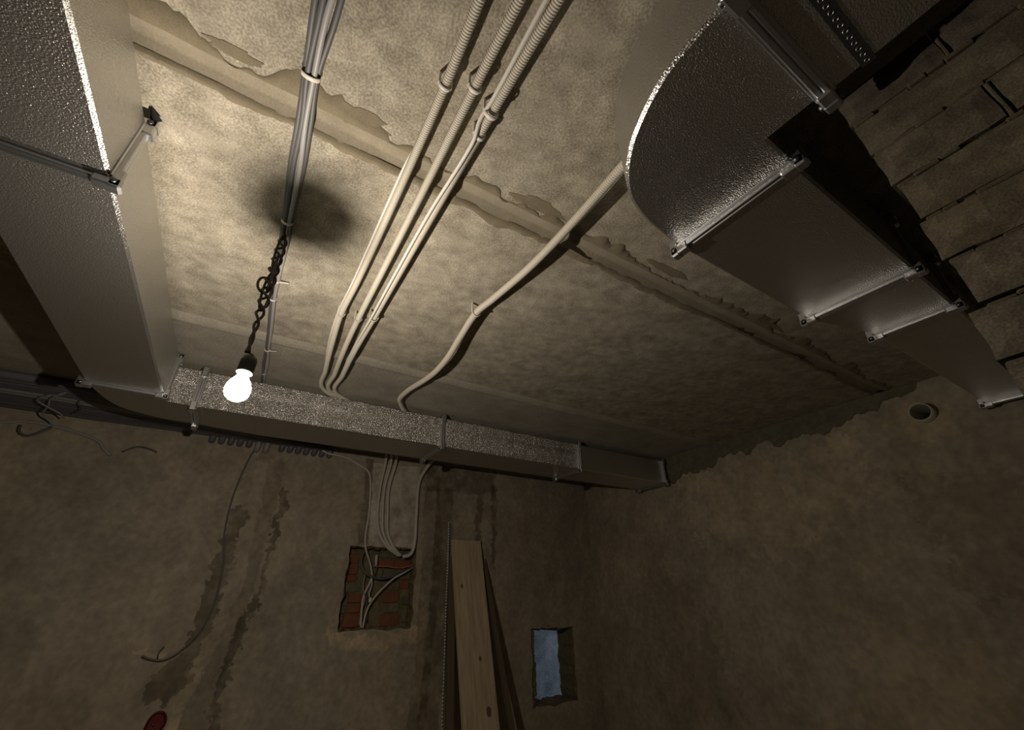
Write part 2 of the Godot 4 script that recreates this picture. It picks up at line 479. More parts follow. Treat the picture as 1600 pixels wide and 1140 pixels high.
func build_ceiling() -> void:
	var c := Node3D.new()
	c.name = "ceiling"
	add_child(c)
	structure(c)
	slab(c, ZF + 0.2, 0.475, M.concrete)
	slab(c, 0.425, -0.838, M.concrete)
	slab(c, -0.918, -2.185, M.concrete)
	slab(c, -2.215, ZB - 0.3, M.smooth_concrete)
	# groove between the slabs: its far flank looks at the bulb, the near one away from it
	joint(c, "joint_mortar", -0.878, [[0.046, -0.0015, 0.004], [0.036, 0.002, 0.004], [0.000, 0.020, 0.004], [-0.012, 0.021, 0.003], [-0.034, 0.003, 0.004], [-0.048, -0.0015, 0.006]], M.mortar, 3.0)
	joint(c, "joint_mortar", 0.45, [[0.05, -0.0015, 0.01], [0.0, 0.013, 0.004], [-0.05, -0.0015, 0.01]], M.mortar, 13.0)
	joint(c, "mortar_smear", -0.878, [[0.062, 0.0005, 0.085], [0.060, -0.0018, 0.085], [0.042, -0.0025, 0.006], [0.038, 0.002, 0.004]], M.smear, 23.0)
	joint(c, "mortar_smear", -0.878, [[-0.030, 0.006, 0.004], [-0.038, -0.002, 0.006], [-0.054, -0.002, 0.04], [-0.056, 0.0005, 0.04]], M.smear, 43.0)
	joint(c, "joint_mortar", -2.20, [[0.062, 0.001, 0.006], [0.048, -0.005, 0.004], [0.008, -0.017, 0.003], [-0.012, -0.016, 0.003], [-0.03, -0.006, 0.003], [-0.045, 0.001, 0.004]], M.smooth_concrete, 63.0)
	# mortar smears stuck to the slabs
	for a in [[0.62, -0.795, 0.10, 0.025], [0.02, -0.805, 0.09, 0.03], [-0.27, -0.80, 0.07, 0.02], [1.25, -0.79, 0.12, 0.02], [0.86, -0.92, 0.10, 0.018], [2.0, -0.8, 0.14, 0.02]]:
		var st := begin()
		var ctr := v(a[0], CEIL - 0.002, a[1])
		var ring: Array[Vector3] = []; var low: Array[Vector3] = []
		for k in 28:
			var t := TAU * k / 28.0
			var s := 1.0 + 0.5 * rag(cos(t) + a[0] * 7.0, sin(t), 90.0, 5.0) + 0.3 * rag(cos(t) + a[0] * 7.0, sin(t), 300.0, 15.0)
			ring.append(v(a[0] + cos(t) * a[2] * s, CEIL + 0.001, a[1] + sin(t) * a[3] * s))
			low.append(v(a[0] + cos(t) * a[2] * s * 0.97, CEIL - 0.0012, a[1] + sin(t) * a[3] * s * 0.9))
		for k in 28:
			var q := (k + 1) % 28
			_face(st, ctr, low[k], low[q], Vector3.DOWN)
			_face(st, ring[k], ring[q], low[q], Vector3.DOWN)
			_face(st, ring[k], low[q], low[k], Vector3.DOWN)
		mi("mortar_smear", done(st), M.smear, c)

# ------------------------------------------------------------------ walls
func wall_uv(st: SurfaceTool, p: Vector3, a: float, a0: float, a1: float) -> void:
	st.set_uv(Vector2((a - a0) / (a1 - a0), (CEIL + EYE - p.y) / (CEIL + EYE)))
	st.add_vertex(p)

# one quad of a wall facing n; pts = four points; coordinate index for u is ax
func wall_quad(st: SurfaceTool, a: Vector3, b: Vector3, c: Vector3, d: Vector3, n: Vector3, ax: int, a0: float, a1: float) -> void:
	for t in [[a, b, c], [a, c, d]]:
		var p: Vector3 = t[0]; var q: Vector3 = t[1]; var r: Vector3 = t[2]
		if (q - p).cross(r - p).dot(n) > 0:
			var k := q; q = r; r = k
		for x in [p, q, r]: wall_uv(st, x, x[ax], a0, a1)

# jagged outline round a rectangle: points at the rectangle's rim and the ragged opening inside it
func ragged_opening(st: SurfaceTool, edge: SurfaceTool, r: Rect2, amp: float, sd: float, depth: float, a0: float, a1: float) -> void:
	var n := 72
	var outer := r.grow(amp * 2.0)
	var oi: Array[Vector2] = []; var ii: Array[Vector2] = []
	for k in n:
		var s := 4.0 * k / n
		var side := int(s)
		var f := s - side
		var cs := [Vector2(0, 0), Vector2(1, 0), Vector2(1, 1), Vector2(0, 1), Vector2(0, 0)]
		var e: Vector2 = cs[side].lerp(cs[side + 1], f)
		oi.append(outer.position + e * outer.size)
		var p := r.position + e * r.size
		p += Vector2(rag(p.x, p.y, 900.0, sd), rag(p.x, p.y, 900.0, sd + 50.0)) * amp
		ii.append(p)
	for k in n:
		var q := (k + 1) % n
		wall_quad(st, v(oi[k].x, oi[k].y, ZB), v(oi[q].x, oi[q].y, ZB), v(ii[q].x, ii[q].y, ZB - 0.004), v(ii[k].x, ii[k].y, ZB - 0.004), Vector3.BACK, 0, a0, a1)
		var inward := (r.get_center() - ii[k]).normalized() * 0.012
		var inward2 := (r.get_center() - ii[q]).normalized() * 0.012
		var m0 := ii[k] + inward * (1.0 + rag(ii[k].x, ii[k].y, 2000.0, 3.0) * 2.0)
		var m1 := ii[q] + inward2 * (1.0 + rag(ii[q].x, ii[q].y, 2000.0, 3.0) * 2.0)
		var pts := [[v(ii[k].x, ii[k].y, ZB - 0.004), v(ii[q].x, ii[q].y, ZB - 0.004), v(m1.x, m1.y, ZB - 0.03), v(m0.x, m0.y, ZB - 0.03)],
			[v(m0.x, m0.y, ZB - 0.03), v(m1.x, m1.y, ZB - 0.03), v(m1.x, m1.y, ZB - depth), v(m0.x, m0.y, ZB - depth)]]
		for t in pts:
			var c := v(r.get_center().x, r.get_center().y, t[0].z)
			_face(edge, t[0], t[1], t[2], c - t[0])
			_face(edge, t[0], t[2], t[3], c - t[0])

func build_walls() -> void:
	var f := mi("floor", box_mesh(Vector3(XR - XL + 0.6, 0.2, ZF - ZB + 0.6)), M.floor)
	f.position = Vector3((XL + XR) / 2.0, -0.1, (ZF + ZB) / 2.0)
	structure(f)
	# back wall with a brick niche and a hole through to the next room
	var niche := Rect2(0.873, -0.255, 0.587, 0.61)
	var hole := Rect2(2.66, -0.92, 0.515, 0.60)
	var am := 0.022
	var st := begin()
	var edge := begin()
	var hn := niche.grow(am * 2.0)
	var hh := hole.grow(am * 2.0)
	var xs := [XL, hn.position.x, hn.end.x, hh.position.x, hh.end.x, XR]
	var ys := [-EYE, hh.position.y, hh.end.y, hn.position.y, hn.end.y, CEIL]
	ys.sort()
	for i in 5:
		for j in 5:
			var m := Vector2((xs[i] + xs[i + 1]) / 2.0, (ys[j] + ys[j + 1]) / 2.0)
			if hn.has_point(m) or hh.has_point(m): continue
			wall_quad(st, v(xs[i], ys[j], ZB), v(xs[i + 1], ys[j], ZB), v(xs[i + 1], ys[j + 1], ZB), v(xs[i], ys[j + 1], ZB), Vector3.BACK, 0, XL, XR)
	ragged_opening(st, edge, niche, am, 4.0, 0.13, XL, XR)
	var crumbs := begin()
	for k in 70:
		var e := rng.randf() * 4.0
		var fr := e - floorf(e)
		var q := Vector2(niche.position.x + fr * niche.size.x, niche.position.y if e < 1.0 else niche.end.y) if e < 2.0 else Vector2(niche.position.x if e < 3.0 else niche.end.x, niche.position.y + fr * niche.size.y)
		var sz := rng.randf_range(0.012, 0.035)
		cbox(crumbs, Transform3D(Basis.from_euler(Vector3(rng.randf() * 3.0, rng.randf() * 3.0, rng.randf() * 3.0)), v(q.x + rng.randf_range(-0.004, 0.004), q.y + rng.randf_range(-0.004, 0.004), ZB - 0.02 - rng.randf() * 0.06)), Vector3(sz, sz * 0.7, sz * 0.9), sz * 0.2)
	ragged_opening(st, edge, hole, am, 24.0, 0.25, XL, XR)
	var lip := begin()
	for k in 9:
		var y0 := -0.90 + k * 0.064
		cbox(lip, Transform3D(Basis.from_euler(Vector3(rng.randf_range(-0.2, 0.2), -0.5 + rng.randf_range(-0.15, 0.15), rng.randf_range(-0.15, 0.15))), v(2.698 + rng.randf_range(-0.006, 0.010), y0 + 0.03, ZB - 0.05)), Vector3(0.05, 0.072, 0.07), 0.012)
	st.generate_normals()
	st.generate_tangents()
	var wall := put("wall_back", st, M.plaster_back)
	structure(wall)
	mi("broken_edge", done(edge), M.rough_plaster, wall)
	mi("broken_mortar", done(crumbs), M.rough_plaster, wall).set_meta("kind", "stuff")
	mi("broken_masonry", done(lip), M.rough_plaster, wall)
	# the wall's thickness behind the plaster
	var core := begin()
	for i in 5:
		for j in 5:
			var m := Vector2((xs[i] + xs[i + 1]) / 2.0, (ys[j] + ys[j + 1]) / 2.0)
			if hh.has_point(m): continue
			var back := 0.115 if hn.has_point(m) else 0.02
			cbox(core, at(v(m.x, m.y, ZB - (back + 0.25) / 2.0)), Vector3(xs[i + 1] - xs[i], ys[j + 1] - ys[j], 0.25 - back))
	mi("wall_core", done(core), M.rough_plaster, wall)
	# bricks laid bare in the niche
	var bz := ZB - 0.125
	var row_h := 0.083
	for b in [[0.885, 0.304, 0.985, 0.225, 0], [0.885, 0.216, 0.99, 0.142, 0], [0.89, 0.134, 0.985, 0.09, 0], [0.905, 0.082, 1.03, 0.012, 1], [0.94, 0.003, 1.045, -0.064, 0], [0.95, -0.072, 1.048, -0.138, 0], [0.925, -0.148, 1.06, -0.236, 0],
			[1.155, 0.345, 1.45, 0.272, 1], [1.155, 0.262, 1.295, 0.20, 0], [1.303, 0.262, 1.44, 0.20, 0], [1.20, 0.19, 1.45, 0.105, 1], [1.215, 0.095, 1.36, 0.024, 1], [1.37, 0.10, 1.45, 0.03, 0], [1.233, 0.015, 1.37, -0.069, 0], [1.245, -0.078, 1.38, -0.145, 1], [1.225, -0.153, 1.39, -0.24, 0], [1.40, -0.02, 1.455, -0.09, 1], [1.405, -0.11, 1.455, -0.22, 1], [0.885, -0.08, 0.935, -0.14, 1]]:
		var w: float = b[2] - b[0]
		var h: float = b[1] - b[3]
		var o := mi("brick", box_mesh(Vector3(w, h, 0.06), 0.006), M.brick_red if b[4] == 0 else M.dark_mortar, wall)
		o.position = v((b[0] + b[2]) / 2.0, (b[1] + b[3]) / 2.0, bz + rng.randf_range(-0.012, 0.008))
		o.rotation = Vector3(rng.randf_range(-0.04, 0.04), rng.randf_range(-0.05, 0.05), rng.randf_range(-0.02, 0.02))
	# right wall
	st = begin()
	var core_r := begin()
	var py := [-EYE, 0.885, 1.005, CEIL]
	var pz := [ZB, -0.785, -0.665, ZF]
	for a in 3:
		for b in 3:
			if a == 1 and b == 1: continue      # opening for the pipe
			wall_quad(st, v(XR, py[a], pz[b]), v(XR, py[a], pz[b + 1]), v(XR, py[a + 1], pz[b + 1]), v(XR, py[a + 1], pz[b]), Vector3.LEFT, 2, ZB, ZF)
			cbox(core_r, at(v(XR + 0.126, (py[a] + py[a + 1]) / 2.0, (pz[b] + pz[b + 1]) / 2.0)), Vector3(0.25, py[a + 1] - py[a], pz[b + 1] - pz[b]))
	for k in 32:                                # plaster round the pipe
		var p0 := Vector2.from_angle(TAU * k / 32.0)
		var p1 := Vector2.from_angle(TAU * (k + 1) / 32.0)
		var q0 := p0 * 0.06 / maxf(absf(p0.x), absf(p0.y))
		var q1 := p1 * 0.06 / maxf(absf(p1.x), absf(p1.y))
		p0 *= 0.053
		p1 *= 0.053
		wall_quad(st, v(XR, 0.945 + q0.y, -0.725 + q0.x), v(XR, 0.945 + q1.y, -0.725 + q1.x), v(XR, 0.945 + p1.y, -0.725 + p1.x), v(XR, 0.945 + p0.y, -0.725 + p0.x), Vector3.LEFT, 2, ZB, ZF)
	st.generate_normals()
	st.generate_tangents()
	var wr := put("wall_right", st, M.plaster_right)
	structure(wr)
	mi("wall_core", done(core_r), M.rough_plaster, wr)
	# ragged mortar band under the ceiling
	st = begin()
	var n := 190
	var prev: Array = []
	for i in n + 1:
		var z := lerpf(-3.1, -0.62, float(i) / n)
		var y := 0.955 + 0.03 * (z + 2.7) + 0.07 * rag(z, 0, 90.0, 4.0) + 0.07 * rag(z, 0, 380.0, 9.0) + 0.04 * rag(z, 0, 1500.0, 19.0) + 0.17 * smoothstep(-1.1, -0.62, z)
		var thin := 1.0 - smoothstep(-0.95, -0.63, z)
		y = minf(y, CEIL - 0.056)
		var x := XR + 0.003 - thin * (0.009 + 0.003 * rag(z, 0, 500.0, 44.0))
		var row := [v(XR + 0.003 - 0.033 * thin, CEIL + 0.001, z), v(x - 0.006 * thin, CEIL - 0.05, z), v(x, y + 0.006, z), v(XR + 0.002, y, z)]
		if i > 0:
			for k in 3:
				_face(st, prev[k], row[k], row[k + 1], Vector3(-1, -0.2, 0))
				_face(st, prev[k], row[k + 1], prev[k + 1], Vector3(-1, -0.2, 0))
		prev = row
	mi("mortar_band", done(st), M.dark_mortar, wr)
	# walls out of the frame
	var wl := mi("wall_left", box_mesh(Vector3(0.25, CEIL + EYE, ZF - ZB + 0.6)), M.plaster_plain)
	wl.position = v(XL - 0.125, (CEIL - EYE) / 2.0, (ZB + ZF) / 2.0)
	structure(wl)
	var wf := mi("wall_front", box_mesh(Vector3(XR - XL + 0.6, CEIL + EYE, 0.25)), M.plaster_plain)
	wf.position = v((XL + XR) / 2.0, (CEIL - EYE) / 2.0, ZF + 0.125)
	structure(wf)
	# the next room behind the hole, with its own daylight window
	var zb := ZB - 0.25
	var beyond := mi("wall_beyond", box_mesh(Vector3(3.4, 2.8, 0.1)), M.white)
	beyond.position = v(3.9, -0.2, zb - 0.95)
	structure(beyond)
	for w in [["wall_beyond_left", Vector3(0.1, 2.8, 1.0), v(2.25, -0.2, zb - 0.45)], ["wall_beyond_right", Vector3(0.1, 2.8, 1.0), v(5.55, -0.2, zb - 0.45)],
			["floor_beyond", Vector3(3.4, 0.1, 1.0), v(3.9, -1.6, zb - 0.45)], ["ceiling_beyond", Vector3(3.4, 0.1, 1.0), v(3.9, 1.2, zb - 0.45)], ["wall_beyond_front", Vector3(1.95, 2.8, 0.1), v(4.7, -0.2, zb + 0.05)]]:
		var o := mi(w[0], box_mesh(w[1]), M.white)
		o.position = w[2]
		structure(o)
	var win := mi("window_1", box_mesh(Vector3(0.02, 1.2, 0.6)), M.daylight)
	win.position = v(5.48, 0.0, zb - 0.45)
	structure(win)

# ------------------------------------------------------------------ brick partition
func brick_mesh(s: Vector3, sd: float) -> ArrayMesh:
	var st := begin()
	var nx := 8
	var ny := 4
	# front face (-x) as a slightly uneven grid, bevelled rim, plain sides
	var grid: Array = []
	for j in ny + 1:
		var row: Array[Vector3] = []
		for i in nx + 1:
			var z := s.z * (float(i) / nx - 0.5)
			var y := s.y * (float(j) / ny - 0.5)
			var rim := i == 0 or j == 0 or i == nx or j == ny
			var d := 0.003 * rag(z, y, 1500.0, sd) + (0.005 if rim else 0.0)
			var jit := 0.004 if rim else 0.0
			row.append(Vector3(-s.x / 2.0 + d, y + jit * rag(z, y, 3000.0, sd + 7.0), z + jit * rag(z, y, 3000.0, sd + 17.0)))
		grid.append(row)
	for j in ny:
		for i in nx:
			_face(st, grid[j][i], grid[j][i + 1], grid[j + 1][i + 1], Vector3.LEFT)
			_face(st, grid[j][i], grid[j + 1][i + 1], grid[j + 1][i], Vector3.LEFT)
	var back := Vector3(s.x, 0, 0)
	for i in nx:
		_face(st, grid[0][i], grid[0][i + 1], grid[0][i + 1] + back, Vector3.DOWN)
		_face(st, grid[0][i], grid[0][i + 1] + back, grid[0][i] + back, Vector3.DOWN)
		_face(st, grid[ny][i], grid[ny][i + 1], grid[ny][i + 1] + back, Vector3.UP)
		_face(st, grid[ny][i], grid[ny][i + 1] + back, grid[ny][i] + back, Vector3.UP)
	for j in ny:
		_face(st, grid[j][0], grid[j + 1][0], grid[j + 1][0] + back, Vector3.FORWARD)
		_face(st, grid[j][0], grid[j + 1][0] + back, grid[j][0] + back, Vector3.FORWARD)
		_face(st, grid[j][nx], grid[j + 1][nx], grid[j + 1][nx] + back, Vector3.BACK)
		_face(st, grid[j][nx], grid[j + 1][nx] + back, grid[j][nx] + back, Vector3.BACK)
	return done(st)

func build_partition() -> void:
	var p := Node3D.new()
	p.name = "wall_partition"
	add_child(p)
	structure(p)
	var pitch := 0.0958
	var bh := 0.0845
	var xb := 0.92
	var thick := 0.12
	var variants := {}
	for L in [0.25, 0.16, 0.125, 0.09]:
		variants[L] = [brick_mesh(Vector3(thick, bh, L), 1.0 + L), brick_mesh(Vector3(thick, bh, L), 31.0 + L), brick_mesh(Vector3(thick, bh, L), 61.0 + L)]
	var mats := [M.brick_a, M.brick_b, M.brick_c]
	var row := 0
	var top := 0.963
	var mortar := begin()
	while top > -EYE + 0.03:
		var y := top - 0.004 - bh / 2.0
		var z := -0.088 + rng.randf_range(-0.004, 0.008) + 0.004 * row * (1.0 if row < 6 else 0.0)
		var z_start := z
		var first := true
		while z < ZF - 0.02:
			var L := 0.25
			if first: L = [0.16, 0.25, 0.16, 0.25][row % 4]
			if row == 0 and first: L = 0.16
			var o := mi("brick", variants[L][rng.randi() % 3], mats[rng.randi() % 3], p)
			o.position = v(xb + thick / 2.0 + rng.randf_range(-0.003, 0.003), y + rng.randf_range(-0.0015, 0.0015), z + L / 2.0)
			o.rotation = Vector3(rng.randf_range(-0.006, 0.006), rng.randf_range(-0.012, 0.012), 0)
			# squeezed-out head joint
			cbox(mortar, Transform3D(Basis.from_euler(Vector3(rng.randf_range(-0.05, 0.05), 0, 0)), v(xb + thick / 2.0 + 0.004, y, z + L + 0.006)), Vector3(thick - 0.002, bh + 0.004, 0.007), 0.002)
			z += L + 0.012
			first = false
		# bed joint, broken into lumps
		var q := z_start + 0.006
		while q < ZF:
			var w := rng.randf_range(0.02, 0.07)
			cbox(mortar, at(v(xb + thick / 2.0 + rng.randf_range(-0.003, 0.007), top - bh - 0.0098 + rng.randf_range(-0.0018, 0.0018), q + w / 2.0)), Vector3(thick - 0.004, rng.randf_range(0.0065, 0.0095), w + 0.002), 0.003)
			q += w
		top -= pitch
		row += 1
	mi("bed_mortar", done(mortar), M.brick_mortar, p)

# ------------------------------------------------------------------ ducts
# flange ring round a w x h duct, in its own frame (z along the duct)
func flange(parent: Node, t: Transform3D, w: float, h: float, top := true) -> void:
	var st := begin()
	var pr := 0.016
	for s in [-1.0, 1.0]:
		var dz: float = s * 0.0068
		cbox(st, t * at(Vector3(0, -h / 2.0 - pr / 2.0, dz)), Vector3(w - 0.03, pr, 0.011), 0.0025)
		cbox(st, t * at(Vector3(-w / 2.0 - pr / 2.0, 0, dz)), Vector3(pr, h - 0.03, 0.011), 0.0025)
		cbox(st, t * at(Vector3(w / 2.0 + pr / 2.0, 0, dz)), Vector3(pr, h - 0.03, 0.011), 0.0025)
		if top: cbox(st, t * at(Vector3(0, h / 2.0 + pr / 2.0, dz)), Vector3(w - 0.03, pr, 0.011), 0.0025)
	# thin band lying on the duct under the rails
	cbox(st, t * at(Vector3(0, -h / 2.0 - 0.002, 0)), Vector3(w, 0.006, 0.038), 0.002)
	cbox(st, t * at(Vector3(-w / 2.0 - 0.002, 0, 0)), Vector3(0.006, h, 0.038), 0.002)
	cbox(st, t * at(Vector3(w / 2.0 + 0.002, 0, 0)), Vector3(0.006, h, 0.038), 0.002)
	var fl := mi("flange", done(st), M.steel, parent)
	for sx in [-1.0, 1.0]:
		for sy in [-1.0, 1.0]:
			if sy > 0 and not top: continue
			var c := begin()
			var o := Vector3(sx * (w / 2.0 + 0.011), sy * (h / 2.0 + 0.011 if sy < 0 else h / 2.0 + 0.006), 0)
			cbox(c, t * at(o + Vector3(-sx * 0.012, sy * 0.002, 0)), Vector3(0.058, 0.026, 0.030), 0.004)
			cbox(c, t * at(o + Vector3(sx * 0.002, -sy * 0.012, 0)), Vector3(0.026, 0.058, 0.030), 0.004)
			mi("corner_bracket", done(c), M.steel, fl)
			for e in [-1.0, 1.0]:
				var b := begin(true)
				lathe(b, t * Transform3D(Basis(Vector3.RIGHT, PI / 2.0), o + Vector3(0, 0, e * 0.015)), [[0.0, 0.006], [0.006, 0.006], [0.0075, 0.004], [0.0075, -0.006], [0.0, -0.006]], 8)
				mi("bolt", done(b), M.steel_dark, fl)

func section(parent: Node, called: String, pts: PackedVector2Array, ch := 0.007, mat: Material = M.foil) -> void:
	var st := begin()
	plan_prism(st, pts, DB, DT, ch)
	mi(called, done(st), mat, parent)

# rounds the stretch of a plan outline from point a to point b with a curve through its points
func rounded(pts: PackedVector2Array, a: int, b: int) -> PackedVector2Array:
	var mid: Array = []
	for i in range(a, b + 1): mid.append(Vector3(pts[i].x, 0, pts[i].y))
	var out := PackedVector2Array()
	for i in a: out.append(pts[i])
	for p in spline(mid, 0.018): out.append(Vector2(p.x, p.z))
	for i in range(b + 1, pts.size()): out.append(pts[i])
	return out

func along_z(x0: float, x1: float, z: float) -> Transform3D:
	return Transform3D(Basis(), v((x0 + x1) / 2.0, (DB + DT) / 2.0, z))

func along_x(x: float, z0: float, z1: float) -> Transform3D:
	return Transform3D(Basis(Vector3.UP, PI / 2.0), v(x, (DB + DT) / 2.0, (z0 + z1) / 2.0))

func rect(x0: float, z0: float, x1: float, z1: float) -> PackedVector2Array:
	return poly([x0, z0, x1, z0, x1, z1, x0, z1])

func build_ducts() -> void:
	var d := thing("ventilation_duct", "foil-wrapped rectangular duct turning along the back wall, behind the light bulb", "duct")
	var hgt := DT - DB
	var zf := -2.70; var zr := -3.05
	section(d, "duct_section", rect(-0.757, -1.095, -0.457, ZF - 0.01))
	section(d, "duct_section", rect(-0.757, -1.113, -0.457, -2.57))
	section(d, "duct_elbow", rounded(poly([-0.457, -2.59, -0.457, zf, -0.345, zf, -0.345, zr + 0.05, -0.478, -2.992, -0.59, -2.95, -0.668, -2.895, -0.715, -2.80, -0.742, -2.68, -0.757, -2.59]), 3, 9), 0.007, M.foil_coarse)
	section(d, "duct_section", poly([-0.325, zf, 1.10, zf, 1.10, zr, 0.0, zr, -0.325, zr + 0.05]), 0.007, M.foil_coarse)
	section(d, "duct_section", rect(1.12, zf, 2.36, zr), 0.007, M.foil_coarse)
	section(d, "duct_section", rect(2.38, zf, 3.43, zr))
	flange(d, along_z(-0.757, -0.457, -1.104), 0.30, hgt)
	flange(d, along_z(-0.757, -0.457, -2.58), 0.30, hgt)
	flange(d, along_x(-0.335, zf, zr + 0.04), 0.31, hgt)
	flange(d, along_x(1.11, zf, zr), 0.35, hgt)
	flange(d, along_x(2.37, zf, zr), 0.35, hgt)
	flange(d, along_x(3.43, zf, zr), 0.35, hgt)
	# black spring clip that hangs the flange from the ceiling
	var st := begin()
	var p := [v(-0.456, CEIL - 0.001, -1.062), v(-0.430, CEIL - 0.012, -1.090), v(-0.441, 1.130, -1.094), v(-0.449, 1.125, -1.090)]
	for e in [0.0, 1.0]:
		var o := Vector3(0.004 * e, 0, 0.003 * e)
		_face(st, p[0] + o, p[1] + o, p[2] + o, Vector3(1, 0, 1) * (e * 2.0 - 1.0))
		_face(st, p[0] + o, p[2] + o, p[3] + o, Vector3(1, 0, 1) * (e * 2.0 - 1.0))
	mi("hanger_clip", done(st), M.black, d)

	var r := thing("ventilation_duct", "foil-wrapped rectangular duct with rounded elbow beside the brick partition", "duct")
	section(r, "duct_section", rect(0.51, -0.07, 0.835, ZF - 0.01))
	section(r, "duct_elbow", rounded(poly([0.51, -0.09, 0.508, -0.157, 0.511, -0.223, 0.522, -0.27, 0.540, -0.32, 0.566, -0.373, 0.612, -0.432, 0.676, -0.48, 0.77, -0.511, 0.85, -0.522, 0.925, -0.53, 0.925, -0.20, 0.825, -0.198, 0.828, -0.09]), 0, 10))
	section(r, "duct_section", rect(0.945, -0.531, 1.66, -0.20))
	section(r, "duct_reducer", poly([1.68, -0.527, 1.71, -0.527, 2.0, -0.455, 2.03, -0.452, 2.03, -0.203, 1.68, -0.203]))
	section(r, "duct_section", rect(2.05, -0.45, 3.42, -0.203))
	section(r, "duct_section", rect(3.44, -0.45, XR - 0.002, -0.203))
	flange(r, along_z(0.51, 0.833, -0.08), 0.323, hgt)
	flange(r, along_x(0.935, -0.531, -0.20), 0.331, hgt)
	flange(r, along_x(1.67, -0.529, -0.203), 0.326, hgt)
	flange(r, along_x(2.04, -0.451, -0.203), 0.248, hgt)
	flange(r, along_x(3.43, -0.45, -0.203), 0.247, hgt)
	# perforated hanging strap under the near run
	st = begin()
	cbox(st, at(v(0.672, DB - 0.0015, -0.004)), Vector3(0.328, 0.002, 0.024), 0.0005)
	cbox(st, at(v(0.8365, DB + 0.12, -0.004)), Vector3(0.002, 0.24, 0.024), 0.0005)
	cbox(st, at(v(0.5085, DB + 0.12, -0.004)), Vector3(0.002, 0.24, 0.024), 0.0005)
	var band := mi("perforated_strap", done(st), M.steel_dark, r)
	st = begin(true)
	for i in 18:
		lathe(st, at(v(0.522 + i * 0.0178, DB - 0.003, -0.004)), [[0.0036, 0.0002], [0.0052, 0.0], [0.0042, -0.001], [0.0036, 0.0006]], 8)
	mi("punched_hole", done(st), M.steel, band).set_meta("kind", "stuff")

# ------------------------------------------------------------------ conduits and cables
func run(called: String, pts: Array, r: float, mat: Material, label: String, category: String, group := "", step := 0.02, ry := -1.0, rib := 0.0, sides := 10) -> MeshInstance3D:
	var a: Array = []
	for p in pts: a.append(v(p[0], p[1], p[2]))
	var o := mi(called, tube_mesh(a, r, step, sides, ry, rib), mat)
	tag(o, label, category, group)
	return o

func clip(label: String, x: float, y: float, z: float, r: float, mat: Material, group: String) -> void:
	x *= 0.975; y *= 0.975; z *= 0.975
	# band round the conduit with two ears against the ceiling
	var st := begin(true)
	var path := PackedVector3Array()
	for k in 15:
		var a := PI * (1.15 + -0.0) + (TAU - 0.95) * k / 14.0 - 0.47
		path.append(v(x + cos(a) * r, y + sin(a) * r, z))
	tube(st, path, 0.0016, 0.0055, 8, 0.0, Vector3.BACK)
	var m := done(st)
	var o := mi("conduit_clip", m, mat)
	tag(o, label, "clip", group)
	for s in [-1.0, 1.0]:
		var e := begin()
		cbox(e, at(v(x + s * r * 1.05, (CEIL + y) / 2.0, z)), Vector3(0.006, CEIL - y, 0.010), 0.0015)
		mi("anchor", done(e), mat, o)

func tie(label: String, p: Vector3, rx: float, ry: float, group: String, tail := true) -> void:
	var st := begin(true)
	var path := PackedVector3Array()
	for k in 17:
		var a := TAU * k / 16.0
		path.append(p + Vector3(cos(a) * rx, sin(a) * ry, 0))
	tube(st, path, 0.0013, 0.0065, 8, 0.0, Vector3.BACK)
	var o := mi("cable_tie", done(st), M.tie)
	tag(o, label, "cable tie", group)
	if tail:
		var e := begin()
		cbox(e, Transform3D(Basis(Vector3.BACK, 0.25), p + Vector3(rx + 0.014, -ry * 0.2, 0.002)), Vector3(0.036, 0.003, 0.006), 0.001)
		mi("tail", done(e), M.tie, o)

